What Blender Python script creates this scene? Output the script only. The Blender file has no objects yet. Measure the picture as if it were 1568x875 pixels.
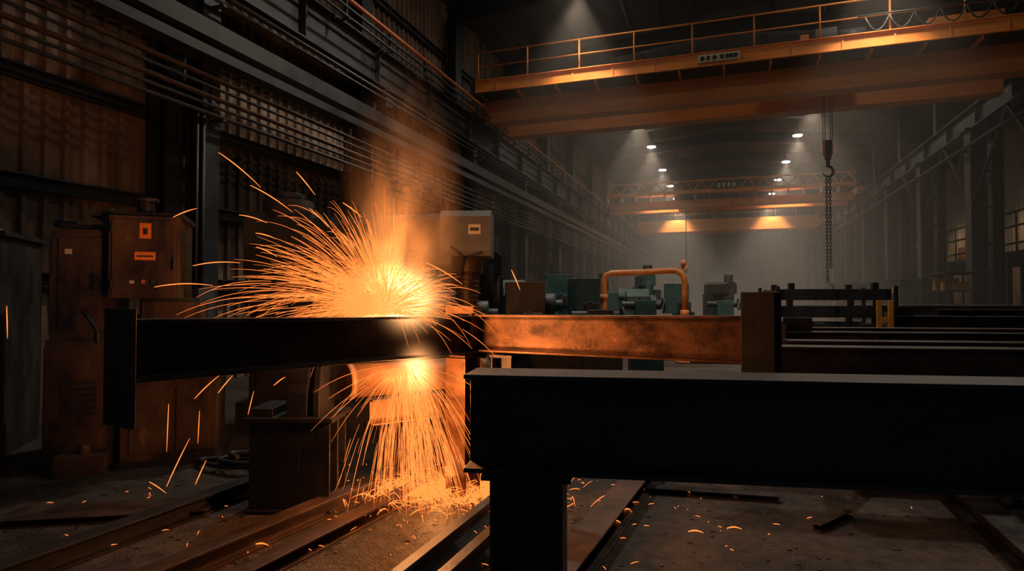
import bpy, math, random, bmesh
from mathutils import Vector, Matrix
random.seed(7)
V=Vector
scn=bpy.context.scene
scn.view_settings.view_transform='Standard'
UPZ=V((0,0,1))

# ---------------------------------------------------------------- materials
def nn(nt,t,**k):
    n=nt.nodes.new(t)
    for a,b in k.items(): setattr(n,a,b)
    return n
def surf(name,c1,c2,c3=None,rough=(.4,.7),metal=0.0,scale=3.0,stretch=(1,1,1),bump=.15,bscale=40,spec=.5):
    m=bpy.data.materials.new(name); m.use_nodes=True; nt=m.node_tree
    b=nt.nodes['Principled BSDF']
    tc=nn(nt,'ShaderNodeTexCoord'); mp=nn(nt,'ShaderNodeMapping'); mp.inputs['Scale'].default_value=stretch
    nt.links.new(tc.outputs['Object'],mp.inputs['Vector'])
    n1=nn(nt,'ShaderNodeTexNoise'); n1.inputs['Scale'].default_value=scale; n1.inputs['Detail'].default_value=7; n1.inputs['Roughness'].default_value=.65
    nt.links.new(mp.outputs[0],n1.inputs['Vector'])
    r=nn(nt,'ShaderNodeValToRGB'); e=r.color_ramp.elements
    e[0].position=.36; e[0].color=(*c1,1); e[1].position=.64; e[1].color=(*c2,1)
    if c3:
        x=e.new(.72); x.color=(*c3,1)
    nt.links.new(n1.outputs['Fac'],r.inputs[0]); nt.links.new(r.outputs[0],b.inputs['Base Color'])
    n2=nn(nt,'ShaderNodeTexNoise'); n2.inputs['Scale'].default_value=bscale; n2.inputs['Detail'].default_value=4
    nt.links.new(tc.outputs['Object'],n2.inputs['Vector'])
    mr=nn(nt,'ShaderNodeMapRange'); mr.inputs[1].default_value=.3; mr.inputs[2].default_value=.7
    mr.inputs[3].default_value=rough[0]; mr.inputs[4].default_value=rough[1]
    nt.links.new(n1.outputs['Fac'],mr.inputs[0]); nt.links.new(mr.outputs[0],b.inputs['Roughness'])
    b.inputs['Metallic'].default_value=metal; b.inputs['Specular IOR Level'].default_value=spec
    if bump>0:
        bp=nn(nt,'ShaderNodeBump'); bp.inputs['Strength'].default_value=bump; bp.inputs['Distance'].default_value=.01
        nt.links.new(n2.outputs['Fac'],bp.inputs['Height']); nt.links.new(bp.outputs[0],b.inputs['Normal'])
    return m
def emis(name,c,s,sampling=None):
    m=bpy.data.materials.new(name); m.use_nodes=True; nt=m.node_tree; nt.nodes.clear()
    o=nn(nt,'ShaderNodeOutputMaterial'); e=nn(nt,'ShaderNodeEmission'); e.inputs[0].default_value=(*c,1); e.inputs[1].default_value=s
    nt.links.new(e.outputs[0],o.inputs[0])
    if sampling: m.cycles.emission_sampling=sampling
    return m

STEEL=surf('dark_mill_steel',(.014,.014,.017),(.046,.041,.041),(.10,.06,.04),rough=(.28,.6),metal=.55,scale=3.2,stretch=(1,1,1),bump=.25)
GIRD=surf('girder_mill_scale_steel',(.017,.017,.021),(.050,.047,.050),(.11,.07,.05),rough=(.35,.65),metal=.35,scale=2.2,stretch=(.6,.6,1.6),bump=.2)
STUB=surf('black_scale_steel',(.008,.008,.010),(.018,.017,.018),(.04,.028,.022),rough=(.5,.75),metal=.3,scale=3,bump=.15)
STEEL2=surf('structural_steel_grey',(.024,.030,.036),(.058,.066,.072),rough=(.4,.65),metal=.35,scale=1.5,bump=.05)
RUST=surf('rusty_steel',(.05,.025,.014),(.18,.085,.04),(.34,.18,.09),rough=(.28,.55),metal=.5,scale=3.5,stretch=(1,1,1.5),bump=.2)
PIPEM=surf('rusty_pipe_steel',(.22,.11,.055),(.36,.19,.09),(.45,.26,.14),rough=(.35,.6),metal=.2,scale=4,bump=.15)
RUSTD=surf('dark_rusty_steel',(.035,.024,.019),(.09,.052,.034),(.15,.085,.05),rough=(.35,.65),metal=.4,scale=4,bump=.2)
MACH=surf('machine_paint_dark',(.02,.022,.022),(.055,.048,.040),(.12,.07,.04),rough=(.35,.65),metal=.1,scale=3.5,stretch=(1,1,.5),bump=.1)
MACHB=surf('machine_paint_brown',(.035,.022,.016),(.17,.098,.052),(.38,.24,.13),rough=(.25,.55),metal=.25,scale=3.0,stretch=(1,1,.5),bump=.15)
TEAL=surf('machine_paint_teal',(.015,.05,.048),(.03,.085,.08),(.03,.04,.04),rough=(.4,.6),scale=3,bump=.05)
GREYP=surf('grey_paint',(.07,.08,.085),(.13,.14,.145),rough=(.4,.6),scale=4,bump=.05)
RACKM=surf('galvanised_rack_steel',(.04,.055,.065),(.09,.11,.125),rough=(.35,.55),metal=.5,scale=3,bump=.03)
ORANGE=surf('orange_crane_paint',(.72,.24,.04),(.90,.34,.065),rough=(.4,.6),scale=1.2,stretch=(1,1,3),bump=.03)
ORANGED=surf('orange_crane_paint_grimy',(.50,.17,.03),(.70,.25,.048),(.3,.11,.03),rough=(.4,.6),scale=1.0,stretch=(.4,1,2),bump=.03)
JIB=surf('orange_jib_paint',(.35,.12,.025),(.5,.19,.04),(.2,.08,.03),rough=(.4,.6),scale=3,bump=.03)
YELLOW=surf('yellow_paint',(.5,.27,.03),(.65,.37,.05),rough=(.4,.6),bump=.03)
WALLM=surf('corrugated_wall_steel',(.13,.085,.06),(.34,.245,.18),(.42,.33,.26),rough=(.45,.7),metal=.1,scale=1.6,stretch=(1.2,1.2,.35),bump=.04)
WALLD=surf('corrugated_far_steel',(.10,.072,.05),(.2,.145,.10),rough=(.5,.7),scale=1.5,stretch=(1,1,.3),bump=0)
ROOFM=surf('roof_steel',(.03,.032,.036),(.05,.054,.058),rough=(.6,.8),scale=1,bump=0)
PALE=surf('pale_plate',(.55,.5,.42),(.7,.65,.55),rough=(.5,.6),bump=0)
INK=surf('ink_black',(.02,.02,.02),(.03,.03,.03),bump=0)
STICK=surf('orange_sticker',(.8,.2,.03),(.9,.28,.05),bump=0)
RED=surf('red_orange_paint',(.45,.12,.04),(.6,.2,.06),bump=.05)
CHAIN=surf('chain_steel',(.06,.055,.05),(.12,.11,.1),metal=.7,bump=0)
LAMPE=emis('lamp_glow',(1,.86,.70),55)

def floor_mat():
    m=bpy.data.materials.new('concrete_floor'); m.use_nodes=True; nt=m.node_tree; b=nt.nodes['Principled BSDF']
    tc=nn(nt,'ShaderNodeTexCoord')
    def noise(s,d=8,r=.65):
        n=nn(nt,'ShaderNodeTexNoise'); n.inputs['Scale'].default_value=s; n.inputs['Detail'].default_value=d; n.inputs['Roughness'].default_value=r
        nt.links.new(tc.outputs['Object'],n.inputs['Vector']); return n
    a=noise(.9); c=noise(9,6,.7); d=noise(55,3)
    mx=nn(nt,'ShaderNodeMath',operation='ADD'); nt.links.new(a.outputs[0],mx.inputs[0]); nt.links.new(c.outputs[0],mx.inputs[1])
    r=nn(nt,'ShaderNodeValToRGB'); e=r.color_ramp.elements
    mh=nn(nt,'ShaderNodeMath',operation='MULTIPLY'); mh.inputs[1].default_value=.5; nt.links.new(mx.outputs[0],mh.inputs[0])
    e[0].position=.42; e[0].color=(.010,.0085,.0075,1); e[1].position=.62; e[1].color=(.10,.07,.05,1)
    nt.links.new(mh.outputs[0],r.inputs[0]); nt.links.new(r.outputs[0],b.inputs['Base Color'])
    mr=nn(nt,'ShaderNodeMapRange'); mr.inputs[1].default_value=.35; mr.inputs[2].default_value=.6; mr.inputs[3].default_value=.3; mr.inputs[4].default_value=.75
    nt.links.new(a.outputs[0],mr.inputs[0]); nt.links.new(mr.outputs[0],b.inputs['Roughness'])
    ad=nn(nt,'ShaderNodeMath',operation='ADD'); nt.links.new(c.outputs[0],ad.inputs[0]); nt.links.new(d.outputs[0],ad.inputs[1])
    bp=nn(nt,'ShaderNodeBump'); bp.inputs['Strength'].default_value=.9; bp.inputs['Distance'].default_value=.035
    nt.links.new(ad.outputs[0],bp.inputs['Height']); nt.links.new(bp.outputs[0],b.inputs['Normal'])
    return m
FLOORM=floor_mat()

# ---------------------------------------------------------------- mesh builder
class MB:
    def __init__(s,name):
        s.name=name; s.v=[]; s.f=[]; s.fm=[]; s.fs=[]; s.mats=[]; s.M=Matrix()
    def mi(s,m):
        if m not in s.mats: s.mats.append(m)
        return s.mats.index(m)
    def add(s,vs,fs,m,smooth=False):
        o=len(s.v); s.v+= [s.M@V(p) for p in vs]; k=s.mi(m)
        for i,f in enumerate(fs):
            s.f.append(tuple(o+j for j in f)); s.fm.append(k); s.fs.append(smooth and len(f)==4)
    def box(s,x0,x1,y0,y1,z0,z1,m):
        s.add([(x0,y0,z0),(x1,y0,z0),(x1,y1,z0),(x0,y1,z0),(x0,y0,z1),(x1,y0,z1),(x1,y1,z1),(x0,y1,z1)],
              [(0,3,2,1),(4,5,6,7),(0,1,5,4),(1,2,6,5),(2,3,7,6),(3,0,4,7)],m)
    def prism(s,prof,p0,p1,m,up=UPZ,smooth=False):
        p0=V(p0);p1=V(p1); w=(p1-p0).normalized(); side=w.cross(V(up)).normalized(); u=side.cross(w).normalized()
        n=len(prof); vs=[p0+side*a+u*b for a,b in prof]+[p1+side*a+u*b for a,b in prof]
        fs=[(i,(i+1)%n,n+(i+1)%n,n+i) for i in range(n)]+[tuple(range(n-1,-1,-1)),tuple(range(n,2*n))]
        s.add(vs,fs,m,smooth)
    def ib(s,p0,p1,h,w,tf,tw,m,up=UPZ):
        H=h/2;W=w/2;T=tw/2
        pr=[(-W,-H),(W,-H),(W,-H+tf),(T,-H+tf),(T,H-tf),(W,H-tf),(W,H),(-W,H),(-W,H-tf),(-T,H-tf),(-T,-H+tf),(-W,-H+tf)]
        s.prism(pr,p0,p1,m,up)
    def ch(s,p0,p1,h,w,t,m,up=UPZ,flip=1):
        H=h/2; f=flip
        pr=[(0,-H),(w*f,-H),(w*f,-H+t),(t*f,-H+t),(t*f,H-t),(w*f,H-t),(w*f,H),(0,H)]
        s.prism(pr,p0,p1,m,up)
    def cyl(s,p0,p1,r,m,n=16,r2=None):
        p0=V(p0);p1=V(p1); r2=r if r2 is None else r2
        w=(p1-p0).normalized(); up=V((0,0,1)) if abs(w.z)<.9 else V((1,0,0))
        a=w.cross(up).normalized(); b=w.cross(a)
        vs=[];
        for p,R in((p0,r),(p1,r2)):
            vs+=[p+a*(R*math.cos(6.28318*i/n))+b*(R*math.sin(6.28318*i/n)) for i in range(n)]
        fs=[(i,(i+1)%n,n+(i+1)%n,n+i) for i in range(n)]+[tuple(range(n-1,-1,-1)),tuple(range(n,2*n))]
        s.add(vs,fs,m,True)
    def tube(s,pts,r,m,n=8):
        pts=[V(p) for p in pts]; vs=[];fs=[]; L=len(pts); prev=None
        for i,p in enumerate(pts):
            w=(pts[min(i+1,L-1)]-pts[max(i-1,0)]).normalized()
            if prev is None:
                up=V((0,0,1)) if abs(w.z)<.9 else V((1,0,0)); a=w.cross(up).normalized()
            else: a=(prev-w*prev.dot(w)).normalized()
            prev=a; b=w.cross(a); R=r[i] if isinstance(r,(list,tuple)) else r
            vs+=[p+a*(R*math.cos(6.28318*k/n))+b*(R*math.sin(6.28318*k/n)) for k in range(n)]
        for i in range(L-1):
            fs+=[(i*n+k,i*n+(k+1)%n,(i+1)*n+(k+1)%n,(i+1)*n+k) for k in range(n)]
        fs+=[tuple(range(n-1,-1,-1)),tuple(range((L-1)*n,L*n))]
        s.add(vs,fs,m,True)
    def torus(s,c,R,r,m,ax='y',sy=1.0,n=14,k=6):
        vs=[];fs=[]
        for i in range(n):
            t=6.28318*i/n
            for j in range(k):
                q=6.28318*j/k; d=R+r*math.cos(q)
                x=d*math.cos(t); z=d*math.sin(t)*sy; y=r*math.sin(q)
                vs.append(V(c)+(V((x,y,z)) if ax=='y' else V((y,x,z))))
        for i in range(n):
            for j in range(k):
                fs.append((i*k+j,((i+1)%n)*k+j,((i+1)%n)*k+(j+1)%k,i*k+(j+1)%k))
        s.add(vs,fs,m,True)
    def done(s,bevel=0,recalc=True):
        me=bpy.data.meshes.new(s.name)
        xs=[p.x for p in s.v]; ys=[p.y for p in s.v]; zs=[p.z for p in s.v]
        o=V(((min(xs)+max(xs))/2,(min(ys)+max(ys))/2,min(zs)))
        me.from_pydata([tuple(p-o) for p in s.v],[],s.f)
        for m in s.mats: me.materials.append(m)
        me.polygons.foreach_set('material_index',s.fm); me.polygons.foreach_set('use_smooth',s.fs)
        if recalc:
            bm=bmesh.new(); bm.from_mesh(me); bmesh.ops.recalc_face_normals(bm,faces=bm.faces[:]); bm.to_mesh(me); bm.free()
        me.update()
        ob=bpy.data.objects.new(s.name,me); ob.location=o; scn.collection.objects.link(ob)
        if bevel:
            b=ob.modifiers.new('bevel','BEVEL'); b.width=bevel; b.segments=2; b.limit_method='ANGLE'; b.angle_limit=math.radians(50)
        return ob

# ---------------------------------------------------------------- room shell
XL=-9.6; XR=15.5; Y0=-4.0; Y1=76.0
b=MB('floor'); b.box(XL-.3,XR+.3,Y0,Y1+.3,-.2,0,FLOORM); b.done()

def corrugated(name,const,a0,a1,z0,z1,m,sgn,pitch=.3,dep=.045):
    b=MB(name); vs=[]
    a=a0; xs=[]
    while a<a1-1e-6:
        xs+=[(a,0),(a+pitch*.6,0),(a+pitch*.68,dep),(a+pitch*.92,dep)]; a+=pitch
    xs.append((a1,0))
    for (t,d) in xs:
        for z in(z0,z1): vs.append((const+sgn*d,t,z))
    b.add(vs,[(2*i,2*i+2,2*i+3,2*i+1) for i in range(len(xs)-1)],m)
    c0=const-sgn*.03; c1=const-sgn*.15
    b.box(min(c0,c1),max(c0,c1),a0,a1,z0,z1,m)
    return b
corrugated('wall_left',XL,Y0,Y1,0,12.5,WALLM,1,.3,.07).done()
corrugated('wall_right',XR,Y0,Y1,0,12.5,WALLD,-1,.5,.05).done()
b=MB('wall_far')
def farseg(x0,x1,z0,z1):
    a=x0;xs=[]
    while a<x1-1e-6:
        xs+=[(a,0),(a+.3,0),(a+.36,.06),(a+.54,.06)]; a+=.6
    xs.append((x1,0)); vs=[]
    for t,d in xs:
        for z in(z0,z1): vs.append((min(t,x1),Y1-d,z))
    b.add(vs,[(2*i,2*i+2,2*i+3,2*i+1) for i in range(len(xs)-1)],WALLD); b.box(x0,x1,Y1+.03,Y1+.2,z0,z1,WALLD)
farseg(XL,-2.6,0,13.4); farseg(4.1,XR,0,13.4); farseg(-2.6,4.1,5.8,13.4)
b.done()
b=MB('door_1')
for k in range(12): b.box(-2.6,4.1,Y1+.22,Y1+.28,.485*k,.485*k+.46,STUB)
b.box(-2.85,-2.6,Y1-.15,Y1+.2,0,6.05,STEEL2); b.box(4.1,4.35,Y1-.15,Y1+.2,0,6.05,STEEL2); b.box(-2.6,4.1,Y1-.15,Y1+.2,5.8,6.05,STEEL2)
b.done()
b=MB('ceiling')
XC=0.0
b.add([(XL-.2,Y0,12.4),(XC,Y0,13.4),(XC,Y1+.3,13.4),(XL-.2,Y1+.3,12.4)],[(0,1,2,3)],ROOFM)
b.add([(XC,Y0,13.4),(XR+.2,Y0,11.9),(XR+.2,Y1+.3,11.9),(XC,Y1+.3,13.4)],[(0,1,2,3)],ROOFM)
for i in range(1,8):
    x=XL+1.2*i; z=12.4+(x-XL)/9.6*1.0-.12; b.box(x-.04,x+.04,Y0,Y1,z-.1,z+.1,STEEL2)
    x=1.9*i; z=13.4-x/15.5*1.5-.12; b.box(x-.04,x+.04,Y0,Y1,z-.1,z+.1,STEEL2)
b.done()
COLS=[2.4+6.03*i for i in range(0,13)]
b=MB('trim_rafters')
for y in COLS:
    b.ib((XL+.1,y,11.9),(0,y,12.8),.7,.3,.03,.03,STEEL2); b.ib((0,y,12.8),(XR-.1,y,11.3),.7,.3,.03,.03,STEEL2)
b.done()
b=MB('trim_wall_girts')
for z in(1.9,3.3,4.85,6.6,8.4,10.3): b.ch((XL+.09,Y0,z),(XL+.09,Y1,z),.22,.12,.02,STEEL2,flip=1)
b.done()
for y in COLS:
    b=MB('steel_column')
    b.ib((-9.2,y-.15,0),(-9.2,y-.15,11.7),.38,.5,.03,.03,STEEL2,up=(1,0,0))
    b.ib((-8.6,y,0),(-8.6,y,7.15),.38,.38,.03,.025,STEEL2,up=(1,0,0))
    b.box(-8.85,-8.35,y-.25,y+.25,0,.04,STEEL2); b.box(-9.05,-8.3,y-.2,y+.2,7.12,7.2,STEEL2)
    for z in(2.2,4.3,6.2): b.box(-9.02,-8.78,y-.05,y+.05,z,z+.18,STEEL2)
    b.done()
for y in COLS:
    b=MB('steel_column')
    b.ib((8.6,y,0),(8.6,y,7.75),.5,.6,.035,.03,STEEL2,up=(1,0,0))
    b.ib((9.2,y,0),(9.2,y,11.6),.35,.4,.03,.025,STEEL2,up=(1,0,0))
    b.box(8.2,9.4,y-.35,y+.35,0,.05,STEEL2); b.box(8.2,9.1,y-.3,y+.3,7.72,7.8,STEEL2)
    for k in range(5):
        b.box(8.8,9.05,y-.04,y+.04,1.3*k+1,1.3*k+1.1,STEEL2)
    b.done()
b=MB('crane_runway_beam')
b.ib((-8.6,Y0,7.7),(-8.6,Y1,7.7),1.0,.36,.04,.03,STEEL2); b.box(-8.65,-8.55,Y0,Y1,8.2,8.32,STEEL)
for i in range(26):
    y=Y0+3.0*i; b.box(-8.72,-8.44,y,y+.03,7.26,8.16,STEEL2)
b.done()
b=MB('crane_runway_beam')
b.ib((8.6,Y0,8.2),(8.6,Y1,8.2),.8,.4,.05,.03,STEEL2); b.box(8.55,8.65,Y0,Y1,8.6,8.7,STEEL)
for i in range(26):
    y=Y0+3.0*i; b.box(8.44,8.74,y,y+.03,7.86,8.54,STEEL2)
b.done()
b=MB('conductor_rail'); 
for x,z,r,m in((-8.15,8.55,.05,RED),(-8.1,8.3,.035,STEEL2),(-8.05,8.05,.03,STEEL2)):
    b.cyl((x,Y0,z),(x,Y1,z),r,m,8)
for i in range(40):
    y=Y0+2*i; b.box(-8.45,-8.03,y,y+.04,8.0,8.04,STEEL2); b.box(-8.45,-8.4,y,y+.04,8.0,8.2,STEEL2); b.box(-8.2,-8.1,y,y+.04,8.04,8.5,STEEL2)
b.done()
b=MB('wall_pipe_run')
for x,z,r,m in((-8.2,4.75,.035,STEEL2),(-8.2,4.9,.03,STEEL2),(-8.22,5.05,.045,RUSTD),(-8.2,5.22,.03,STEEL2),(-8.25,5.4,.05,RUSTD),(-8.2,6.75,.03,STEEL2),(-8.2,6.9,.04,STEEL2)):
    b.cyl((x,Y0,z),(x,Y1,z),r,m,8)
for y in COLS:
    b.box(-8.42,-8.12,y-.04,y+.04,4.68,4.72,STEEL2); b.box(-8.42,-8.37,y-.04,y+.04,4.6,5.5,STEEL2); b.box(-8.42,-8.14,y-.04,y+.04,6.68,6.72,STEEL2)
b.cyl((-8.3,8.15,.1),(-8.3,8.15,4.75),.03,STEEL2,8); b.cyl((-8.3,8.02,.1),(-8.3,8.02,4.75),.025,RUSTD,8); b.box(-8.38,-8.22,8.0,8.35,1.3,1.8,GREYP)
b.done()
b=MB('cable_tray')
b.ch((-8.1,Y0,6.15),(-8.1,Y1-.1,6.15),.3,.3,.02,STEEL2,flip=-1); b.ch((-8.05,Y0,5.75),(-8.05,Y1-.1,5.75),.16,.3,.02,STEEL2,flip=-1)
b.done()
b=MB('runway_brace_pipe')
b.cyl((8.1,Y0,7.0),(8.1,Y1-.2,7.0),.07,STEEL2,8)
for y in COLS: b.box(8.1,8.4,y-.05,y+.05,6.95,7.05,STEEL2)
for i in range(12):
    y=COLS[i]; b.cyl((8.5,y,5.0),(8.5,y+3,7.8),.06,STEEL2,8); b.cyl((8.5,y+6.03,5.0),(8.5,y+3,7.8),.06,STEEL2,8)
b.done()
b=MB('mezzanine_railing')
for z in(3.6,4.2,4.7): b.cyl((9.6,18,z),(9.6,60,z),.04,STEEL2,8)
for i in range(22): b.cyl((9.6,18+2*i,3.3),(9.6,18+2*i,4.7),.035,STEEL2,8)
b.box(9.45,12.5,18,60,3.1,3.3,STEEL2)
for y in COLS[3:10]: b.box(12.2,12.4,y,y+.2,0,3.1,STEEL2); b.box(9.5,9.65,y,y+.2,0,3.1,STEEL2)
b.done()

# ---------------------------------------------------------------- cranes
def handrail(b,y,z,x0,x1,n,m,r=.03):
    for i in range(n+1):
        x=x0+(x1-x0)*i/n; b.cyl((x,y,z),(x,y,z+1.0),r,m,6)
    b.cyl((x0,y,z+1.0),(x1,y,z+1.0),r,m,6); b.cyl((x0,y,z+.5),(x1,y,z+.5),r*.8,m,6)
b=MB('overhead_bridge_crane')
for y in(21.2,23.2):
    b.box(-8.3,8.3,y,y+.45,8.15,9.0,ORANGED); b.box(-8.3,8.3,y-.08,y+.53,8.1,8.16,ORANGED); b.box(-8.3,8.3,y-.08,y+.53,8.98,9.03,ORANGED)
    b.box(-8.3,8.3,y+.18,y+.25,9.03,9.11,STEEL)
b.box(-8.3,8.3,20.2,21.15,8.92,8.98,STEEL2)
b.ch((-8.3,20.2,9.14),(8.3,20.2,9.14),.44,.09,.02,ORANGE,flip=1)
for i in range(13):
    x=-8.1+1.35*i; b.box(x,x+.06,20.22,21.2,8.8,8.92,ORANGED); b.box(x+.6,x+.64,20.16,20.2,8.95,9.35,ORANGE)
handrail(b,20.22,9.36,-8.2,8.2,9,ORANGE)
for s in(-1,1):
    x=s*8.6; z=8.32 if s<0 else 8.7
    b.box(x-.2,x+.2,20.6,24.2,z+.08,z+.5,ORANGED)
    for y in(21,23.9): b.cyl((x-.12,y,z+.18),(x+.12,y,z+.18),.18,STEEL,16)
    b.box(x-.35*s-.25,x-.35*s+.25,20.2,21,z+.5,z+1.0,STEEL2)
b.box(2.4,4.2,21.3,23.5,9.16,9.3,ORANGED); b.cyl((2.6,22.4,9.65),(3.9,22.4,9.65),.33,STEEL,20)
b.box(2.7,3.3,20.9,21.5,9.3,9.95,GREYP); b.cyl((3.4,21.2,9.7),(4.1,21.2,9.7),.24,GREYP,16); b.box(2.35,2.6,21.6,23.2,9.3,10.1,ORANGED)
for x in(2.5,4.1):
    for y in(21.42,23.42): b.cyl((x-.1,y,9.24),(x+.1,y,9.24),.12,STEEL,12)
for i in range(6):
    x0=3.9+.62*i; pts=[(x0+.62*t/8,20.12,9.8-.42*(1-(2*t/8-1)**2)) for t in range(9)]; b.tube(pts,.022,INK,6)
b.cyl((3.7,20.12,9.85),(8.2,20.12,9.85),.025,STEEL2,6)
b.box(-.75,.5,20.08,20.16,9.03,9.27,PALE)
for i,x in enumerate((-.66,-.48,-.3,-.08,.08,.2,.32)):
    b.box(x,x+.1,20.06,20.08,9.08,9.21,INK)
    if i%2==0: b.box(x,x+.14,20.06,20.08,9.13,9.15,INK)
b.box(5.6,7.4,20.5,21.0,9.0,9.7,ORANGED)
crane=b.done()

b=MB('crane_hook_block')
for x in(3.08,3.14,3.3,3.36): b.cyl((x,22.4,6.75),(x,22.4,9.4),.012,CHAIN,6)
b.cyl((3.13,22.4,6.62),(3.31,22.4,6.62),.22,RUSTD,20); b.box(3.09,3.13,22.24,22.56,6.35,6.8,RED); b.box(3.31,3.35,22.24,22.56,6.35,6.8,RED); b.box(3.13,3.31,22.3,22.5,6.2,6.4,RUSTD)
b.cyl((3.22,22.4,6.3),(3.22,22.4,5.95),.06,CHAIN,12)
pts=[(3.22+.15*math.cos(math.radians(a)),22.4,5.80+.17*math.sin(math.radians(a))) for a in range(90,-190,-20)]
b.tube(pts,[.045]*8+[.04,.035,.03,.025,.02,.012],CHAIN,8)
for c in range(2):
    z=5.6; k=0; x=3.17+.10*c
    while z>2.15+.5*c:
        b.torus((x,22.4,z),.035,.014,CHAIN,'y' if k%2 else 'x',2.0,10,5); z-=.115; k+=1
b.tube([(3.22+.12*math.cos(math.radians(a)),22.4,2.0+.13*math.sin(math.radians(a))) for a in range(90,-170,-20)],.03,CHAIN,6)
b.done()

b=MB('overhead_bridge_crane')
Yc=47
for y in(Yc,Yc+2): b.box(-8.3,8.3,y,y+.4,8.4,8.95,ORANGE); b.box(-8.3,8.3,y-.06,y+.46,8.36,8.42,ORANGED)
b.box(-8.3,8.3,Yc-1,Yc,9.3,9.36,ORANGED); b.box(-8.3,8.3,Yc-1.05,Yc-1,9.25,9.5,ORANGE); b.box(-8.3,8.3,Yc-1.04,Yc-1,10.1,10.2,ORANGE)
for i in range(16):
    x=-8.3+i*1.0375
    b.cyl((x,Yc-1.02,9.4),(x+.52,Yc-1.02,10.15),.045,ORANGE,6); b.cyl((x+.52,Yc-1.02,10.15),(x+1.04,Yc-1.02,9.4),.045,ORANGE,6)
    b.box(x,x+.05,Yc-1,Yc,8.9,9.3,ORANGED)
b.box(-.6,.9,Yc-1.1,Yc-1.06,9.45,10.0,INK); 
for i in range(4): b.box(-.45+.34*i,-.25+.34*i,Yc-1.13,Yc-1.1,9.58,9.88,PALE); 
b.box(-3.5,-2,Yc+.1,Yc+2.2,9.0,9.9,GREYP); b.cyl((-3.4,Yc-.3,9.9),(-2.4,Yc-.3,9.9),.4,GREYP)
for s in(-1,1): 
    z=8.3 if s<0 else 8.7
    b.box(s*8.6-.2,s*8.6+.2,Yc-.8,Yc+3,z+.02,z+.5,ORANGED)
b.cyl((-2.7,Yc+1,4.2),(-2.7,Yc+1,9),.03,CHAIN,6); b.cyl((-2.6,Yc+1,3.9),(-2.8,Yc+1,3.9),.3,RED,12)
b.done()
b=MB('overhead_bridge_crane')
Yc=63
for y in(Yc,Yc+2): b.box(-8.3,8.3,y,y+.45,8.35,9.5,ORANGE); b.box(-8.3,8.3,y-.06,y+.5,8.32,8.38,ORANGED)
handrail(b,Yc,9.5,-8.2,8.2,9,ORANGE,.04)
for s in(-1,1):
    z=8.3 if s<0 else 8.7
    b.box(s*8.6-.2,s*8.6+.2,Yc-.8,Yc+3,z+.02,z+.5,ORANGED)
b.box(0,1.6,Yc+.1,Yc+2.2,9.5,10.3,GREYP); b.done()

# ---------------------------------------------------------------- high bay lamps
for x in(-4.4,4.2):
    for y in(6,13,19.2,27,34,40.5,48,55,62,69):
        b=MB('high_bay_lamp'); z=11.5
        b.cyl((x,y,z),(x,y,z+.3),.30,STEEL2,20,.14); b.cyl((x,y,z+.3),(x,y,z+.5),.12,STEEL2,12); b.cyl((x,y,z+.5),(x,y,12.7),.02,STEEL2,6)
        b.cyl((x,y,z-.04),(x,y,z+.01),.26,LAMPE,20)
        o=b.done()
        L=bpy.data.lights.new('high_bay_spot','SPOT'); L.energy={6:45,13:1350,19.2:1300,27:800}.get(y,2400); L.color=(1,.82,.64) ; L.spot_size=math.radians(78); L.spot_blend=.6; L.shadow_soft_size=.2
        lo=bpy.data.objects.new('lamp_light',L); lo.location=(0,0,-.1); lo.parent=o; scn.collection.objects.link(lo)
        if y==13: L.spot_size=math.radians(125)
for y in(30,40,50):
    b=MB('aisle_lamp'); x=13.2; z=7.9
    b.cyl((x,y,z),(x,y,z+.3),.22,STEEL2,20,.12); b.cyl((x,y,z+.3),(x,y,12.1),.02,STEEL2,6); b.cyl((x,y,z-.03),(x,y,z+.01),.18,LAMPE,20)
    o=b.done()
    L=bpy.data.lights.new('aisle_spot','SPOT'); L.energy=420; L.color=(1,.72,.46); L.spot_size=math.radians(145); L.spot_blend=.6; L.shadow_soft_size=.2
    lo=bpy.data.objects.new('lamp_light',L); lo.location=(0,0,-.1); lo.parent=o; scn.collection.objects.link(lo)

# ---------------------------------------------------------------- work pieces
A=V((-2.72,2.207,0)); J=V((-1.978,4.82,0)); R=V((.119,4.228,0))
b=MB('welded_steel_beam')
hb=.30
b.ib(A+V((0,0,1.36)),J+V((0,0,1.32)),hb,.2,.018,.014,STEEL)
d=(J-A).normalized(); n=V((d.y,-d.x,0))
Mx=Matrix.Translation(A+V((0,0,1.36)))@Matrix.Rotation(math.atan2(d.y,d.x),4,'Z')
b.M=Mx; b.box(-.03,0,-.13,.14,-.36,.2,STEEL)
b.M=Matrix.Translation(J+V((0,0,1.32)))@Matrix.Rotation(math.atan2(d.y,d.x),4,'Z'); b.box(-.01,.015,-.1,.1,-.2,.17,STEEL)
b.M=Matrix()
d2=(R-J).normalized()
J2=J+d2*.05
b.ib(J2+V((0,0,1.33)),R+V((0,0,1.35)),hb,.18,.016,.012,RUST)
c=R+d2*.1; up=V((-d2.y,d2.x,0))
b.ib(c+V((0,0,1.1)),c+V((0,0,1.65)),.2,.2,.018,.014,STUB,up=up)
b.M=Matrix.Translation(J+V((0,0,1.33)))@Matrix.Rotation(math.atan2(d2.y,d2.x),4,'Z'); b.box(-.28,.02,-.06,.06,.155,.22,PIPEM); b.box(.03,.05,-.12,.1,-.2,.16,RUST)
b.M=Matrix(); b.done(.003)

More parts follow.
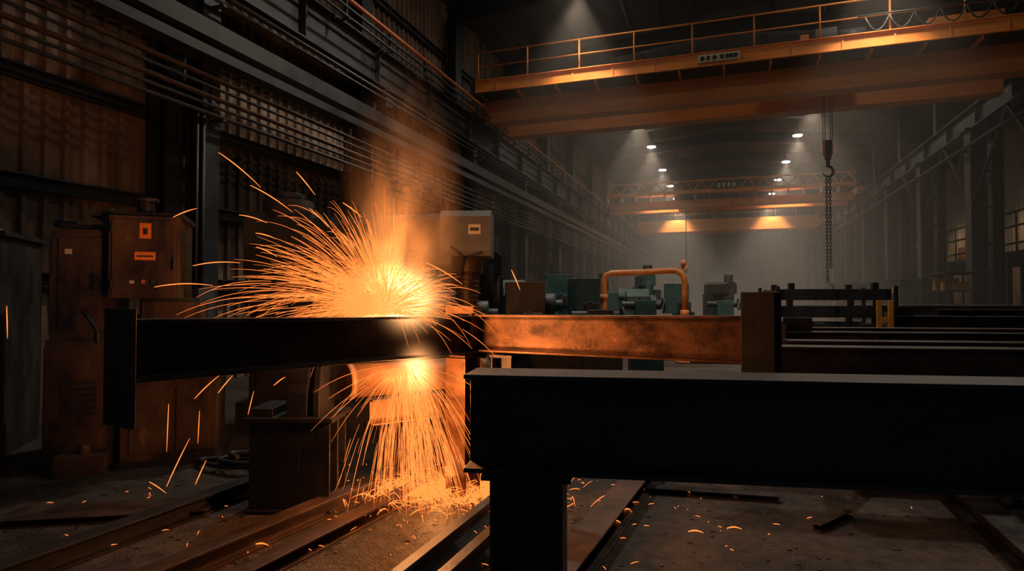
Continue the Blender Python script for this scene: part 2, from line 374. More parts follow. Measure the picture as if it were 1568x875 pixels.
def trestle(name,x,y,top,w=.3,m=RUST,ang=0):
    b=MB(name); b.M=Matrix.Translation((x,y,0))@Matrix.Rotation(ang,4,'Z')
    b.ib((0,0,.02),(0,0,top-.02),.2,.2,.015,.012,m,up=(1,0,0)); b.box(-w/2,w/2,-w/2,w/2,top-.025,top,m); b.box(-w/2,w/2,-w/2,w/2,0,.025,m)
    for s in(-1,1): b.box(s*.1,s*.14,-.006,.006,.02,.2,m)
    return b.done(.003)
trestle('steel_support_stand',-1.66,4.74,1.165,.22,STEEL,-.27)
trestle('steel_support_stand',-2.02,4.66,1.155,.16,RUST,1.3)

F0=V((-1.09,2.60,0)); fd=V((.985,.172,0)).normalized(); F1=F0+fd*5
b=MB('foreground_steel_girder')
b.ib(F0+V((0,0,1.07)),F1+V((0,0,1.07)),.42,.28,.02,.016,GIRD)
fn=V((fd.y,-fd.x,0))
for k in(.12,.34):
    p=F0+fd*k+fn*.10; b.cyl(p+V((0,0,.88)),p+V((0,0,.9)),.022,STEEL,12); b.cyl(p+V((0,0,.9)),p+V((0,0,.915)),.014,STEEL,6)
b.M=Matrix.Translation(F0)@Matrix.Rotation(math.atan2(fd.y,fd.x),4,'Z')
b.box(.08,.46,-.16,.16,.835,.86,STEEL)
b.ib((.27,0,0.02),(.27,0,.835),.31,.28,.02,.016,GIRD,up=(1,0,0)); b.box(.08,.46,-.18,.18,0,.025,STEEL)
b.ib((4.2,0,0.02),(4.2,0,.86),.31,.28,.02,.016,GIRD,up=(1,0,0)); b.box(4.0,4.4,-.18,.18,0,.025,STEEL)
b.M=Matrix(); b.done(.003)

b=MB('pipe_roller_stand')
b.M=Matrix.Translation((-3.2,4.08,0))@Matrix.Rotation(math.radians(18),4,'Z')
b.box(-.28,.36,-.25,.25,0,.03,STUB); b.box(-.27,.12,-.22,.22,.03,.68,STUB)
b.box(.12,.34,-.02,.02,.03,.68,STEEL); b.box(.12,.34,-.22,-.2,.03,.68,STEEL); b.box(.12,.34,.2,.22,.03,.68,STEEL)
b.box(-.3,.37,-.26,.26,.68,.72,STUB)
pr=[(-.2,0),(.2,0),(.2,.18)]+[(.17*math.cos(math.radians(a)),.24+.19*math.sin(math.radians(a))) for a in range(0,181,15)]+[(-.2,.18)]
b.prism(pr,(.0,.0,.72),(.16,.0,.72),STUB)
b.prism(pr,(.2,.0,.72),(.25,.0,.72),STUB)
b.box(.16,.2,-.1,.1,.72,.9,STEEL)
b.box(-.28,-.1,-.2,.2,.72,.78,STUB)
b.M=Matrix(); b.done(.006)
b=MB('steel_pipe')
p0=V((-2.86,4.24,.95)); p1=V((-2.15,5.35,.95)); w=(p1-p0).normalized()
b.tube([p0,p1],.135,PIPEM,32); b.cyl(p1-w*.1,p1+w*.02,.15,PIPEM,32); b.cyl(p0,p0+w*.05,.145,PIPEM,32)
b.done()
trestle('steel_support_stand',-2.28,5.15,.81,.24,RUSTD,.9)
b=MB('rusty_channel_beam'); b.ib((-2.95,4.75,.62),(-2.2,5.85,.62),.22,.14,.015,.012,PIPEM)
b.ib((-2.85,4.90,0),(-2.85,4.90,.51),.12,.12,.01,.01,RUSTD,up=(1,0,0)); b.ib((-2.3,5.7,0),(-2.3,5.7,.51),.12,.12,.01,.01,RUSTD,up=(1,0,0)); b.done(.003)

def fbeam(name,p0,p1,h,w,m,z=0): 
    b=MB(name); b.ib(V((*p0,z+h/2)),V((*p1,z+h/2)),h,w,.015,.015,m); return b.done(.003)
fbeam('floor_steel_beam',(-3.85,1.6),(-3.66,4.9),.14,.14,STUB)
fbeam('floor_steel_beam',(-3.1,1.6),(-2.66,5.3),.13,.14,RUSTD)
b=MB('floor_channel'); b.ch((-2.72,1.8,.05),(-2.42,5.2,.05),.1,.14,.012,RUSTD,flip=1); b.done(.003)
b=MB('floor_rail'); 
pr=[(-.07,0),(.07,0),(.07,.012),(.012,.03),(.012,.09),(.035,.1),(.035,.13),(-.035,.13),(-.035,.1),(-.012,.09),(-.012,.03),(-.07,.012)]
b.prism(pr,(-1.74,1.5,0),(-1.55,8,0),STEEL2); b.prism(pr,(-1.5,1.5,0),(-1.31,8,0),STEEL); b.done(.002)
fbeam('floor_steel_beam',(-.98,1.8),(-.55,7),.16,.2,RUSTD)
fbeam('floor_steel_beam',(1.62,1.5),(1.75,6.2),.16,.2,STEEL)
fbeam('floor_steel_beam',(2.05,1.5),(2.15,6.0),.16,.2,STEEL)
for i,(x,y,l,a,w) in enumerate([(-.25,3.1,.9,1.45,.05),(-.12,3.3,.7,1.52,.1),(.85,3.35,.42,-.05,.05),(-4.4,3.6,1.4,.5,.35),(-.2,5.4,1.2,.1,.12),(.7,5.0,.5,1.0,.06),(-1.2,6.3,1.2,.2,.2),(-1.2,7.9,1.6,-.3,.2),(-4.5,5.4,.5,.3,.2)]):
    b=MB('scrap_steel_bar'); b.M=Matrix.Translation((x,y,0))@Matrix.Rotation(a,4,'Z')
    b.ch((-l/2,0,.025),(l/2,0,.025),.05,w,.008,RUSTD if i%2 else STEEL,flip=1); b.done(.001)
b=MB('floor_debris')
for i in range(1400):
    x=random.uniform(-5,2.6); y=random.uniform(2.4,7); s=random.uniform(.003,.012)
    b.M=Matrix.Translation((x,y,0))@Matrix.Rotation(random.random()*6,4,'Z'); b.box(-s*1.5,s*1.5,-s*.6,s*.6,0,s*.6,random.choice([RUSTD,STEEL2,RUST]))
b.M=Matrix(); b.done()
b=MB('air_hose'); pts=[]
for t in range(60):
    a=t*.28; pts.append((-4.55+.3*math.cos(a)*(1+.2*math.sin(t*.7))+t*.008,4.75+.17*math.sin(a),.03+.002*t))
b.tube(pts,.022,INK,8); b.done()

# ---------------------------------------------------------------- left machine (ironworker)
ML=Matrix.Translation((-6.03,4.12,0))@Matrix.Rotation(math.radians(38.4),4,'Z')
b=MB('ironworker_machine'); b.M=ML
b.box(0,.5,0,1.2,1.22,2.28,MACHB); b.box(-.02,.55,-.03,1.25,.03,1.22,MACHB)
b.box(.07,.43,-.014,0,1.32,2.2,MACHB); b.box(.12,.18,-.018,-.014,2.04,2.09,PALE); b.box(.36,.39,-.04,-.014,1.7,1.85,STEEL2)
b.box(-.02,0.0,.05,1.15,1.3,2.2,MACH); b.box(-.045,-.02,.02,1.2,.1,1.15,MACH)
b.box(.05,.5,.1,1.1,2.28,2.34,MACH); b.box(-.1,.1,.4,.8,2.34,2.4,MACH)
b.box(.5,.85,.05,1.0,.03,1.45,MACH)
b.box(.62,1.45,-.12,.8,.02,.85,MACHB); b.box(.70,1.05,-.135,-.12,.12,.75,MACHB); b.box(1.1,1.4,-.135,-.12,.12,.75,MACHB)
b.box(.56,1.50,-.18,.85,0,.05,MACH)
b.box(.75,1.2,0,.6,.85,1.62,MACH)
b.box(.78,1.3,-.08,.5,1.42,1.58,MACHB)
b.box(.5,1.1,-.1,.75,1.62,2.42,MACHB)
b.box(.53,1.07,-.115,-.1,1.66,2.38,MACHB)
b.box(.42,.5,0,.75,1.7,2.5,MACH); b.box(.3,1.12,0,.8,2.42,2.47,MACH)
b.box(1.1,1.15,.05,.3,1.8,2.2,MACH); b.cyl((.75,.2,2.47),(.75,.2,2.6),.08,MACH,14); b.cyl((.75,.2,2.6),(.75,.2,2.63),.12,MACH,14)
b.box(.76,.86,-.12,-.115,2.2,2.35,STICK); b.box(.72,.9,-.12,-.115,1.99,2.07,STICK)
b.box(.79,.83,-.123,-.12,2.24,2.3,INK); b.box(.74,.88,-.123,-.12,2.02,2.035,INK)
b.box(.68,.72,-.12,-.115,1.76,1.79,PALE); b.cyl((.8,-.115,1.78),(.8,-.14,1.78),.02,RED,12); b.cyl((.88,-.115,1.78),(.88,-.135,1.78),.016,TEAL,12)
b.box(-.05,-.02,.3,.42,1.95,2.1,PALE)
b.cyl((1.06,-.13,1.9),(1.06,-.13,2.02),.012,STEEL2,8)
for z in(1.75,2.3): b.cyl((.53,-.125,z-.04),(.53,-.125,z+.04),.014,STEEL2,8)
b.tube([(.3,-.02,1.5),(.32,-.15,1.48),(.4,-.22,1.4),(.45,-.22,1.3)],.018,STEEL2,8); b.cyl((.45,-.22,1.3),(.45,-.22,1.2),.03,INK,10)
for z in(.4,1.28,2.24):
    for x in(.04,.46): b.cyl((x,-.04 if z<1.2 else -.01,z),(x,0,z),.014,STEEL2,8)
b.box(.15,.55,-.35,-.05,0,.18,MACHB); b.cyl((.35,-.2,.18),(.35,-.2,.26),.05,MACHB,12)
for k in range(6): b.box(.12,.4,-.045,-.03,.5+.06*k,.53+.06*k,MACH)
b.M=Matrix(); b.done(.008)
b=MB('hydraulic_cabinet'); b.M=Matrix.Translation((-7.15,3.9,0))@Matrix.Rotation(math.radians(38.4),4,'Z')
b.box(-.6,.4,.1,1.2,0,2.25,MACH); b.box(-.65,.45,.05,1.25,2.25,2.3,MACH); b.box(-.5,.3,.085,.1,.3,2.1,MACH)
b.cyl((-.1,.6,2.3),(-.1,.6,2.55),.15,MACH,16); b.tube([(-.3,.6,2.3),(-.3,.6,2.5),(-.2,.5,2.6),(.1,.4,2.5),(.3,.4,2.3)],.03,INK,8)
b.box(-.1,.1,.075,.085,1.6,1.8,PALE)
b.done(.01)

# ---------------------------------------------------------------- radial drill behind sparks
b=MB('radial_drill_press'); b.M=Matrix.Translation((-4.4,7.1,0))@Matrix.Rotation(math.radians(17),4,'Z')
b.box(-1.5,1.3,-.6,.6,0,.35,MACH); b.cyl((-1.1,0,.35),(-1.1,0,2.9),.32,MACH,28); b.cyl((-1.1,0,2.9),(-1.1,0,3.0),.2,MACH,20)
pr=[(-.28,-.3),(.28,-.3),(.28,.25),(.2,.36),(-.2,.36),(-.28,.25)]
b.prism([(x*1.15,y*1.25) for x,y in pr],(-1.55,0,2.3),(-.7,0,2.3),MACH)
b.prism(pr,(-.7,0,2.3),(1.15,0,2.36),MACH)
b.box(-1.45,.6,-.35,.45,.35,1.9,MACH)
b.box(-1.35,.5,-.37,-.35,.5,1.8,MACH)
b.box(.6,1.2,-.5,-.3,2.2,2.6,MACH)
pr2=[(-.27,-.26),(.27,-.26),(.3,-.2),(.3,.22),(.22,.3),(-.22,.3),(-.3,.22),(-.3,-.2)]
b.prism(pr2,(1.0,-.3,2.4),(1.62,-.3,2.4),GREYP)
b.box(1.35,1.5,-.62,-.6,2.4,2.52,PALE); b.box(1.37,1.48,-.625,-.62,2.44,2.48,INK)
b.cyl((1.3,-.3,1.95),(1.3,-.3,2.15),.2,RUSTD,20); b.cyl((1.3,-.3,1.5),(1.3,-.3,1.95),.13,RUSTD,20); b.cyl((1.3,-.3,1.35),(1.3,-.3,1.5),.06,STEEL2,12)
for k in range(7): b.cyl((1.3,-.3,1.52+.06*k),(1.3,-.3,1.55+.06*k),.15,RUSTD,20)
b.box(.95,1.75,-.6,.3,.35,1.1,MACH)
for a in range(3):
    t=a*2.09+.3; b.cyl((1.3,-.62,2.1),(1.3+.22*math.cos(t),-.68,2.1+.22*math.sin(t)),.014,STEEL2,8)
b.M=Matrix(); b.done(.015)

# ---------------------------------------------------------------- midground machines
def lathe(x,y,a,m,s=1.0):
    b=MB('metal_lathe'); b.M=Matrix.Translation((x,y,0))@Matrix.Rotation(a,4,'Z')@Matrix.Scale(s,4)
    b.box(-1.5,-.7,-.4,.4,0,.8,m); b.box(.9,1.5,-.35,.35,0,.8,m); b.box(-1.5,1.6,-.35,.35,.8,1.0,m); b.box(-.7,.9,-.2,.25,.35,.8,MACH)
    pr=[(-.35,0),(.35,0),(.35,.55),(.22,.75),(-.22,.75),(-.35,.55)]
    b.prism(pr,(-1.55,0,1.0),(-.75,0,1.0),m); b.cyl((-.75,0,1.35),(-.55,0,1.35),.24,STEEL2,20); b.cyl((-.55,0,1.35),(-.4,0,1.35),.12,STEEL2,14)
    b.box(-.1,.4,-.3,.3,1.0,1.15,m); b.box(0,.3,-.35,.1,1.15,1.4,STEEL2); b.prism([(-.16,0),(.16,0),(.1,.45),(-.1,.45)],(1.0,0,1.0),(1.4,0,1.0),m); b.cyl((.75,0,1.35),(1.5,0,1.35),.08,STEEL2,12)
    b.torus((1.55,0,1.35),.14,.02,STEEL2,'x',1,14,6); b.box(-.3,.35,.35,.38,1.1,1.9,m)
    b.cyl((-1.2,-.36,1.3),(-1.2,-.42,1.3),.06,INK,12); b.cyl((-1,-.36,1.5),(-1,-.5,1.55),.015,STEEL2,6)
    b.cyl((.1,-.35,1.35),(.1,-.5,1.35),.08,STEEL2,14)
    b.M=Matrix(); b.done(.012)
lathe(-3.0,9.3,.3,MACH,1.0); lathe(-2.9,13.2,.25,TEAL,1.1); lathe(-4.6,17.5,.2,TEAL,1.25); lathe(-6.3,11.3,1.3,MACH,1.1); lathe(-1.3,18.5,.2,TEAL,1.1); lathe(-5.5,21,1.4,TEAL,1.2)
def mill(x,y,a,m,s=1):
    b=MB('milling_machine'); b.M=Matrix.Translation((x,y,0))@Matrix.Rotation(a,4,'Z')@Matrix.Scale(s,4)
    b.box(-.4,.4,-.5,.5,0,.25,m); b.box(-.25,.25,0,.5,.25,1.8,m); b.prism([(-.2,0),(.2,0),(.2,.3),(.1,.38),(-.1,.38),(-.2,.3)],(0,.5,1.8),(0,-.7,1.8),m)
    b.cyl((0,-.55,1.35),(0,-.55,1.95),.16,m,18); b.cyl((0,-.55,1.95),(0,-.55,2.4),.13,STEEL2,18); b.cyl((0,-.55,1.1),(0,-.55,1.35),.05,STEEL2,12)
    b.box(-.15,.15,-.55,0,.5,.85,m); b.box(-.7,.7,-.75,-.3,.85,.95,STEEL2); b.torus((.75,-.52,.9),.1,.015,STEEL2,'x',1,12,5); b.box(.3,.5,.0,.3,1.2,1.7,m)
    b.M=Matrix(); b.done(.012)
mill(-4.4,11.4,.4,MACH,1.15); mill(-6.9,15.5,.8,STEEL2,1.2); mill(-4.8,24.5,.5,TEAL,1.1)
mill(-7.2,26,.5,MACH,1.3); mill(-2.6,21.5,.3,TEAL,1.15); mill(-.2,21,.6,MACH,1.0); mill(-5.6,14.2,.6,TEAL,1.0)
b=MB('orange_jib_arm')
pts=[(-2.95,15.9,0.05),(-2.95,15.9,1.5),(-2.95,15.9,2.1),(-2.9,15.92,2.24),(-2.75,15.95,2.30),(-2.0,16.15,2.32),(-1.35,16.35,2.36)]
for k in range(7):
    t=math.radians(90-15*k); pts.append((-1.25+.28*math.cos(t),16.42,2.08+.28*math.sin(t)))
pts+=[(-.97,16.42,1.9),(-.97,16.42,1.3)]
b.tube(pts,.075,JIB,14); b.cyl((-.97,16.42,1.15),(-.97,16.42,1.35),.11,JIB,14); b.cyl((-2.95,15.9,0),(-2.95,15.9,.1),.3,JIB,20); b.cyl((-2.95,15.9,1.6),(-2.95,15.9,1.75),.11,JIB,16)
b.cyl((-.97,16.42,.0),(-.97,16.42,1.15),.07,JIB,14); b.cyl((-.97,16.42,0),(-.97,16.42,.06),.25,JIB,16)
b.cyl((-1.0,16.42,2.45),(-1.0,16.42,2.62),.06,RED,12); b.cyl((-1.0,16.42,2.2),(-1.0,16.42,2.45),.03,RED,8)
b.done()
b=MB('stacked_steel_frames'); b.M=Matrix.Translation((1.75,13.0,0))@Matrix.Rotation(.15,4,'Z')
for k in range(6):
    z=.15+.31*k; w=.95-.03*(k%2)
    for y in(-.7,.7): b.ch((-w,y,z),(w,y,z),.2,.08,.012,RACKM,flip=1 if y>0 else -1)
    for x in(-w,0,w-.08): b.box(x,x+.08,-.7,.7,z-.08,z+.08,RACKM)
    for x in(-w+.15,w-.3): 
        for y in(-.7,.6): b.box(x,x+.1,y,y+.1,z+.1,z+.21,STEEL2)
for x in(-1,.94):
    for y in(-.78,.72): b.box(x,x+.06,y,y+.06,0,1.85,STEEL2)
b.M=Matrix(); b.done(.003)
rd=V((math.cos(.16),math.sin(.16),0))
def rbeam(p,z,L,h=.3,m=STEEL,plate=False):
    b=MB('stored_steel_beam'); p=V((*p,z-h/2)); b.ib(p,p+rd*L,h,.26,.02,.015,m)
    if plate:
        b.M=Matrix.Translation(p)@Matrix.Rotation(.16,4,'Z'); b.box(-.02,0,-.16,.16,-.2,.22,m); b.box(.0,.3,-.01,.01,.15,.3,m)
        for x in(.9,1.8,2.7): b.box(x,x+.02,-.13,.13,-.14,.14,m)
    b.M=Matrix(); b.done(.003)
rbeam((.42,5.65),1.22,6.5,.3,STEEL); rbeam((.55,6.5),1.22,6.5,.3,STEEL); rbeam((.6,7.4),1.26,7,.3,STEEL,True); rbeam((.9,8.6),1.26,7,.3,RUSTD); rbeam((2.2,10.0),1.38,7,.34,STEEL,True); rbeam((3.2,11.5),1.45,8,.3,STEEL)
rbeam((2.6,14.9),1.5,8,.3,GREYP); rbeam((-.5,9.8),.9,2.4,.25,STEEL); rbeam((-1.0,7.0),.72,2.6,.25,STEEL)
b=MB('beam_trestle')
for (x,y) in((1.0,5.6),(5.2,6.3)):
    b.box(x,x+.15,y,y+3.6,.8,.92,STEEL)
    for k in range(4):
        yy=y+.15+1.05*k
        b.box(x+.03,x+.12,yy,yy+.1,0,.8,STEEL)
    b.cyl((x+.075,y+.3,.05),(x+.075,y+1.2,.8),.03,STEEL,8)
b.done(.003)
b=MB('beam_trestle')
for x in(3.4,7.5):
    b.box(x,x+.15,9.8,15.8,.9,1.04,STEEL)
    for k in range(5): b.box(x+.03,x+.12,9.9+1.4*k,10.0+1.4*k,0,.9,STEEL)
b.done(.003)
b=MB('beam_trestle')
for x,z in((-.6,.475),(.9,.475)):
    b.box(x,x+.12,6.9,7.5,z-.1,z,STEEL); b.box(x+.02,x+.1,6.95,7.03,0,z-.1,STEEL); b.box(x+.02,x+.1,7.35,7.43,0,z-.1,STEEL)
b.done(.003)
b=MB('yellow_stanchion')
for x in(1.98,2.12): b.box(x,x+.06,9.7,9.76,0,1.60,YELLOW)
b.box(1.9,2.26,9.65,9.82,0,.03,YELLOW); b.box(1.98,2.18,9.71,9.74,1.3,1.36,YELLOW); b.done(.004)
for (x,y,z0,m) in((10.6,23,0,ORANGED),(11.4,24.2,0,RED),(10.8,30,0,YELLOW),(11.2,36,3.3,ORANGED),(10.7,27.4,3.3,ORANGED)):
    b=MB('oil_drum'); 
    b.cyl((x,y,z0),(x,y,z0+.88),.29,m,24)
    for z in(.02,.3,.58,.86): b.cyl((x,y,z0+z-.012),(x,y,z0+z+.012),.305,m,24)
    b.done()
for (x,y) in((6.9,24),(7.2,31),(6.6,38),(7.0,46)):
    b=MB('storage_shelf')
    for dx in(0,1.2):
        for dy in(0,2.4): b.box(x+dx,x+dx+.06,y+dy,y+dy+.06,0,2.6,STEEL2)
    for z in(.3,1.1,1.9,2.5): b.box(x,x+1.26,y,y+2.46,z,z+.05,STEEL2)
    for k in range(8):
        z=[.35,1.15,1.95][k%3]; dy=.1+.28*k; b.box(x+.1,x+.8+.2*random.random(),y+dy,y+dy+.22,z,z+.25+.25*random.random(),random.choice([ORANGED,GREYP,MACH,YELLOW]))
    b.done(.004)

# ---------------------------------------------------------------- sparks
O=V((-2.27,3.86,1.52))
RT=V((.946,.325,0)); FW=V((-.325,.946,0))
class Sparks:
    def __init__(s): s.v=[];s.f=[];s.h=[]
    def streak(s,pts,heat,r):
        n=4;L=len(pts);o=len(s.v)
        for i,p in enumerate(pts):
            w=(pts[min(i+1,L-1)]-pts[max(i-1,0)]).normalized()
            up=V((0,0,1)) if abs(w.z)<.95 else V((1,0,0))
            a=w.cross(up).normalized(); c=w.cross(a)
            t=i/(L-1); R=r*(.3+.7*math.sin(math.pi*min(1,max(0,t*.9+.1))))
            for k in range(n): s.v.append(p+a*(R*math.cos(1.5708*k))+c*(R*math.sin(1.5708*k))); s.h.append(max(0,min(1,heat[0]+(heat[1]-heat[0])*t)))
        for i in range(L-1):
            for k in range(n): s.f.append((o+i*n+k,o+i*n+(k+1)%n,o+(i+1)*n+(k+1)%n,o+(i+1)*n+k))
    def traj(s,p,v,t0,t1,heat,r,g=9.8,drag=1.5,seg=8):
        pts=[]
        for i in range(seg+1):
            t=t0+(t1-t0)*i/seg; e=(1-math.exp(-drag*t))/drag
            q=p+v*e+V((0,0,-.5*g*t*t))
            if q.z<.006: break
            pts.append(q)
        if len(pts)>2: s.streak(pts,heat,r)
S=Sparks()
rnd=random.random; gs=random.gauss
for i in range(1500):
    a=math.radians(random.choice([gs(135,35),gs(100,35),gs(160,14),gs(120,30),gs(50,35)]))
    a=max(math.radians(-6),min(math.radians(182),a))
    up=math.sin(a); sp=random.uniform(1.6,7.4)*(1.0 if math.cos(a)<.1 else .6)*(1-.22*max(0,up)**3)
    v=RT*(math.cos(a)*sp)+V((0,0,math.sin(a)*sp+.3))+FW*gs(0,1.0)
    T=random.uniform(.04,.24); t0=random.choice([0,0,rnd()*.16,rnd()*.16]); hs=1-t0*1.6
    S.traj(O+V((gs(0,.03),gs(0,.03),gs(0,.02))),v,t0,t0+T*.7,(hs,hs-.15-.7*T),random.uniform(.0008,.0018),drag=2.4)
for i in range(130):
    a=math.radians(random.choice([random.uniform(100,180),random.uniform(60,150),random.uniform(20,90)]))
    sp=random.uniform(5.5,9.0)*(1.0 if math.cos(a)<.2 else .5)
    v=RT*(math.cos(a)*sp)+V((0,0,math.sin(a)*sp*.75+.3))+FW*gs(0,1.3)
    t0=rnd()*.12; T=random.uniform(.05,.13)
    S.traj(O,v,t0,t0+T,(1-t0,.7-t0),random.uniform(.001,.0019),drag=2.8,seg=10)
for i in range(560):
    a=math.radians(random.uniform(-5,185)); sp=random.uniform(2,5.5)
    v=RT*(math.cos(a)*sp)+V((0,0,math.sin(a)*sp))+FW*gs(0,1.2)
    S.traj(O,v,0,random.uniform(.03,.10),(1,.9),random.uniform(.0012,.0026))
U=V((-2.16,3.93,1.14))
for i in range(540):
    v=RT*gs(.22,.68)+FW*abs(gs(1.5,.7))+V((0,0,-random.uniform(.6,3.2)))
    t0=rnd()*.33; T=random.uniform(.05,.24)
    S.traj(U+V((gs(0,.05),gs(0,.05),0)),v,t0,t0+T,(1-t0*.9,.85-t0*1.0),random.uniform(.0009,.0021),drag=.6)
for i in range(90):
    v=RT*gs(-.3,1.5)+FW*gs(.4,.6)+V((0,0,-random.uniform(0,2)))
    t0=rnd()*.1; S.traj(U,v,t0,t0+random.uniform(.05,.16),(1,.6),random.uniform(.001,.002))
C=V((-2.2,4.62,.02))
for i in range(1200):
    p=C+RT*gs(.12,.36)+FW*gs(.03,.20); p.z=.02
    a=rnd()*6.28; sp=random.uniform(.4,1.8)
    v=V((math.cos(a)*sp,math.sin(a)*sp*.6,random.uniform(.3,1.7)))
    S.traj(p,v,0,random.uniform(.06,.22),(1,.7),random.uniform(.0016,.004),seg=7)
for i in range(240):
    p=C+RT*gs(.25,1.25)+FW*gs(-.1,.7); p.z=.015
    a=rnd()*6.28; sp=random.uniform(.3,1.2); S.traj(p,V((math.cos(a)*sp,math.sin(a)*sp,.4)),0,.05,(.75,.4),.0024,seg=5)
for (x0,z0,x1,z1) in [(-1.11,1.05,-.82,.81),(-.95,.85,-.65,.66),(-.6,.93,-.47,.77),(-1.39,.6,-1.23,.66),(-1.15,.68,-.94,.62),(-1.33,.28,-1.0,.3),(-1.55,.13,-1.15,.14),(-.58,.71,-.44,.57),(.06,.65,.065,.5),(.89,.25,.95,.11),(-.93,.42,-.78,.35),(-.86,.5,-.72,.46),
      (-1.39,-.67,-1.21,-.5),(-1.55,-1.28,-1.39,-.94),(-1.55,-.7,-1.56,-1.04),(-1.33,-.75,-1.34,-.98),(-1.2,-1.18,-1.13,-1.02),(-1.02,-.79,-.98,-.62),(-1.13,-.6,-1.03,-.48),(-.78,-.56,-.7,-.5),(-1.62,-1.22,-1.5,-1.3),(-.25,.7,-.12,.6),(-.4,.55,-.3,.45),(.3,.3,.55,.15),(-2.55,-.0,-2.54,-.22)]:
    dp=gs(0,.12); p=O+RT*x0+FW*dp+V((0,0,z0+.04)); q=O+RT*x1+FW*dp+V((0,0,z1+.04)); 
    pts=[p.lerp(q,t/8)+V((0,0,.18*(q-p).length*(t/8)*(1-t/8)*abs((q-p).normalized().dot(RT)))) for t in range(9)]
    S.streak(pts,(.4,.85),.0036)
for (x,y,a) in((.0,4.6,.2),(-.05,3.75,-.3),(-.95,4.9,.5),(-.8,4.5,-.4),(-.25,4.45,0.1),(-.75,4.7,.9),(-.9,4.35,-.6),(-3.9,4.3,.5),(-2.9,3.3,.2)):
    p=V((x,y,.012)); q=p+V((.1*math.cos(a),.1*math.sin(a),0)); S.streak([p.lerp(q,t/6)+V((0,0,.012*math.sin(3.14*t/6))) for t in range(7)],(.85,.6),.005)
me=bpy.data.meshes.new('welding_sparks'); me.from_pydata([tuple(p-O) for p in S.v],[],S.f)
at=me.attributes.new('heat','FLOAT','POINT'); at.data.foreach_set('value',S.h)
m=bpy.data.materials.new('hot_spark'); m.use_nodes=True; nt=m.node_tree; nt.nodes.clear()
o=nn(nt,'ShaderNodeOutputMaterial'); e=nn(nt,'ShaderNodeEmission'); an=nn(nt,'ShaderNodeAttribute',attribute_name='heat')
r=nn(nt,'ShaderNodeValToRGB'); el=r.color_ramp.elements; el[0].color=(1,.22,.04,1); el[1].color=(1,.68,.40,1); x=el.new(.5); x.color=(1,.44,.15,1)
pw=nn(nt,'ShaderNodeMath',operation='POWER'); pw.inputs[1].default_value=2; mu=nn(nt,'ShaderNodeMath',operation='MULTIPLY_ADD'); mu.inputs[1].default_value=20; mu.inputs[2].default_value=1.8
nt.links.new(an.outputs['Fac'],r.inputs[0]); nt.links.new(an.outputs['Fac'],pw.inputs[0]); nt.links.new(pw.outputs[0],mu.inputs[0])
nt.links.new(r.outputs[0],e.inputs[0]); nt.links.new(mu.outputs[0],e.inputs[1]); nt.links.new(e.outputs[0],o.inputs[0])
m.cycles.emission_sampling='NONE'
me.materials.append(m)
so=bpy.data.objects.new('welding_sparks',me); so.location=O; scn.collection.objects.link(so)

def volume(name,loc,rad,dens,emc,ems,power,noise_scale=None,aniso=.2,col=(.9,.8,.7),ns=(.42,.7)):
    me=bpy.data.meshes.new(name); bm=bmesh.new(); bmesh.ops.create_icosphere(bm,subdivisions=3,radius=1.0); bm.to_mesh(me); bm.free()
    ob=bpy.data.objects.new(name,me); ob.location=loc; ob.scale=rad; scn.collection.objects.link(ob)
    m=bpy.data.materials.new(name); m.use_nodes=True; nt=m.node_tree; nt.nodes.clear()
    o=nn(nt,'ShaderNodeOutputMaterial'); pv=nn(nt,'ShaderNodeVolumePrincipled'); tc=nn(nt,'ShaderNodeTexCoord')
    ln=nn(nt,'ShaderNodeVectorMath',operation='LENGTH'); nt.links.new(tc.outputs['Object'],ln.inputs[0])
    sb=nn(nt,'ShaderNodeMath',operation='SUBTRACT',use_clamp=True); sb.inputs[0].default_value=1; nt.links.new(ln.outputs['Value'],sb.inputs[1])
    pw=nn(nt,'ShaderNodeMath',operation='POWER'); pw.inputs[1].default_value=power; nt.links.new(sb.outputs[0],pw.inputs[0])
    src=pw.outputs[0]
    if noise_scale:
        n=nn(nt,'ShaderNodeTexNoise'); n.inputs['Scale'].default_value=noise_scale; n.inputs['Detail'].default_value=4; n.inputs['Distortion'].default_value=1.0
        nt.links.new(tc.outputs['Object'],n.inputs['Vector'])
        mr=nn(nt,'ShaderNodeMapRange'); mr.inputs[1].default_value=ns[0]; mr.inputs[2].default_value=ns[1]; nt.links.new(n.outputs[0],mr.inputs[0])
        mm=nn(nt,'ShaderNodeMath',operation='MULTIPLY'); nt.links.new(src,mm.inputs[0]); nt.links.new(mr.outputs[0],mm.inputs[1]); src=mm.outputs[0]
    d=nn(nt,'ShaderNodeMath',operation='MULTIPLY'); d.inputs[1].default_value=dens; nt.links.new(src,d.inputs[0]); nt.links.new(d.outputs[0],pv.inputs['Density'])
    e=nn(nt,'ShaderNodeMath',operation='MULTIPLY'); e.inputs[1].default_value=ems; nt.links.new(src,e.inputs[0]); nt.links.new(e.outputs[0],pv.inputs['Emission Strength'])
    pv.inputs['Emission Color'].default_value=(*emc,1); pv.inputs['Color'].default_value=(*col,1); pv.inputs['Anisotropy'].default_value=aniso
    nt.links.new(pv.outputs[0],o.inputs['Volume']); me.materials.append(m)
    return ob
volume('spark_glow_volume',O+V((-.03,.14,.09)),(.60,.42,.42),.0,(1,.46,.17),170,5.0)  # bloom around the spark core, painted as pure emission without smoke density
volume('spark_glow_volume',U+V((.03,.12,-.06)),(.30,.28,.36),.0,(1,.40,.13),48,4.6)  # emission-only falloff painting a glow where the spark stream starts
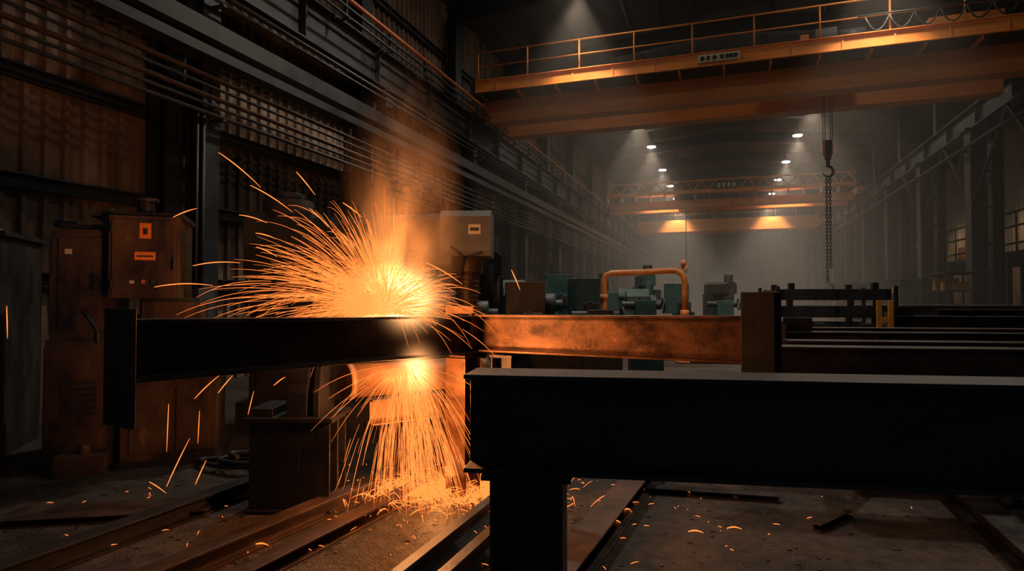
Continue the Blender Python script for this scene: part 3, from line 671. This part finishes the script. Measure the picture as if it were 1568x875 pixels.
volume('welding_smoke',V((-2.28,4.10,2.25)),(.50,.45,1.2),1.7,(1,.3,.1),.0,1.2,1.8,col=(.9,.68,.5),ns=(.40,.72))

me=bpy.data.meshes.new('hall_haze'); bm=bmesh.new(); bmesh.ops.create_cube(bm,size=1); bm.to_mesh(me); bm.free()
ob=bpy.data.objects.new('hall_haze',me); ob.location=(0,46.9,6.1); ob.scale=(16.0,57.8,12); scn.collection.objects.link(ob)
m=bpy.data.materials.new('hall_haze'); m.use_nodes=True; nt=m.node_tree; nt.nodes.clear()
o=nn(nt,'ShaderNodeOutputMaterial'); pv=nn(nt,'ShaderNodeVolumeScatter'); pv.inputs['Color'].default_value=(.95,.89,.82,1); pv.inputs['Density'].default_value=.011; pv.inputs['Anisotropy'].default_value=0.0
nt.links.new(pv.outputs[0],o.inputs['Volume']); me.materials.append(m)

# ---------------------------------------------------------------- lights
def point(name,loc,e,c,r=.06):
    L=bpy.data.lights.new(name,'POINT'); L.energy=e; L.color=c; L.shadow_soft_size=r
    ob=bpy.data.objects.new(name,L); ob.location=loc; scn.collection.objects.link(ob)
point('welding_arc_light',O+V((0.02,-.02,.2)),500,(1,.36,.10),.1)
point('spark_stream_light',U+V((.02,.12,-.2)),190,(1,.36,.10),.08)
point('floor_spark_light',C+V((.05,0,.18)),55,(1,.36,.1),.12)
point('distant_torch_light',V((-1.6,15.2,1.5)),12,(1,.4,.12),.1)
b=MB('distant_torch_flame'); b.cyl((-1.6,15.4,1.35),(-1.6,15.4,1.55),.02,emis('torch',(1,.5,.2),20,'NONE'),8,.06); b.done()

w=bpy.data.worlds.new('World'); scn.world=w; w.use_nodes=True
w.node_tree.nodes['Background'].inputs[0].default_value=(.33,.42,.52,1); w.node_tree.nodes['Background'].inputs[1].default_value=.085

cd=bpy.data.cameras.new('camera'); cd.lens=21.8; cd.sensor_width=36; cd.clip_end=300
co=bpy.data.objects.new('camera',cd); co.location=(0,0,1.6); co.rotation_euler=(math.radians(90+1.36),0,math.radians(18.94)); scn.collection.objects.link(co)
scn.camera=co
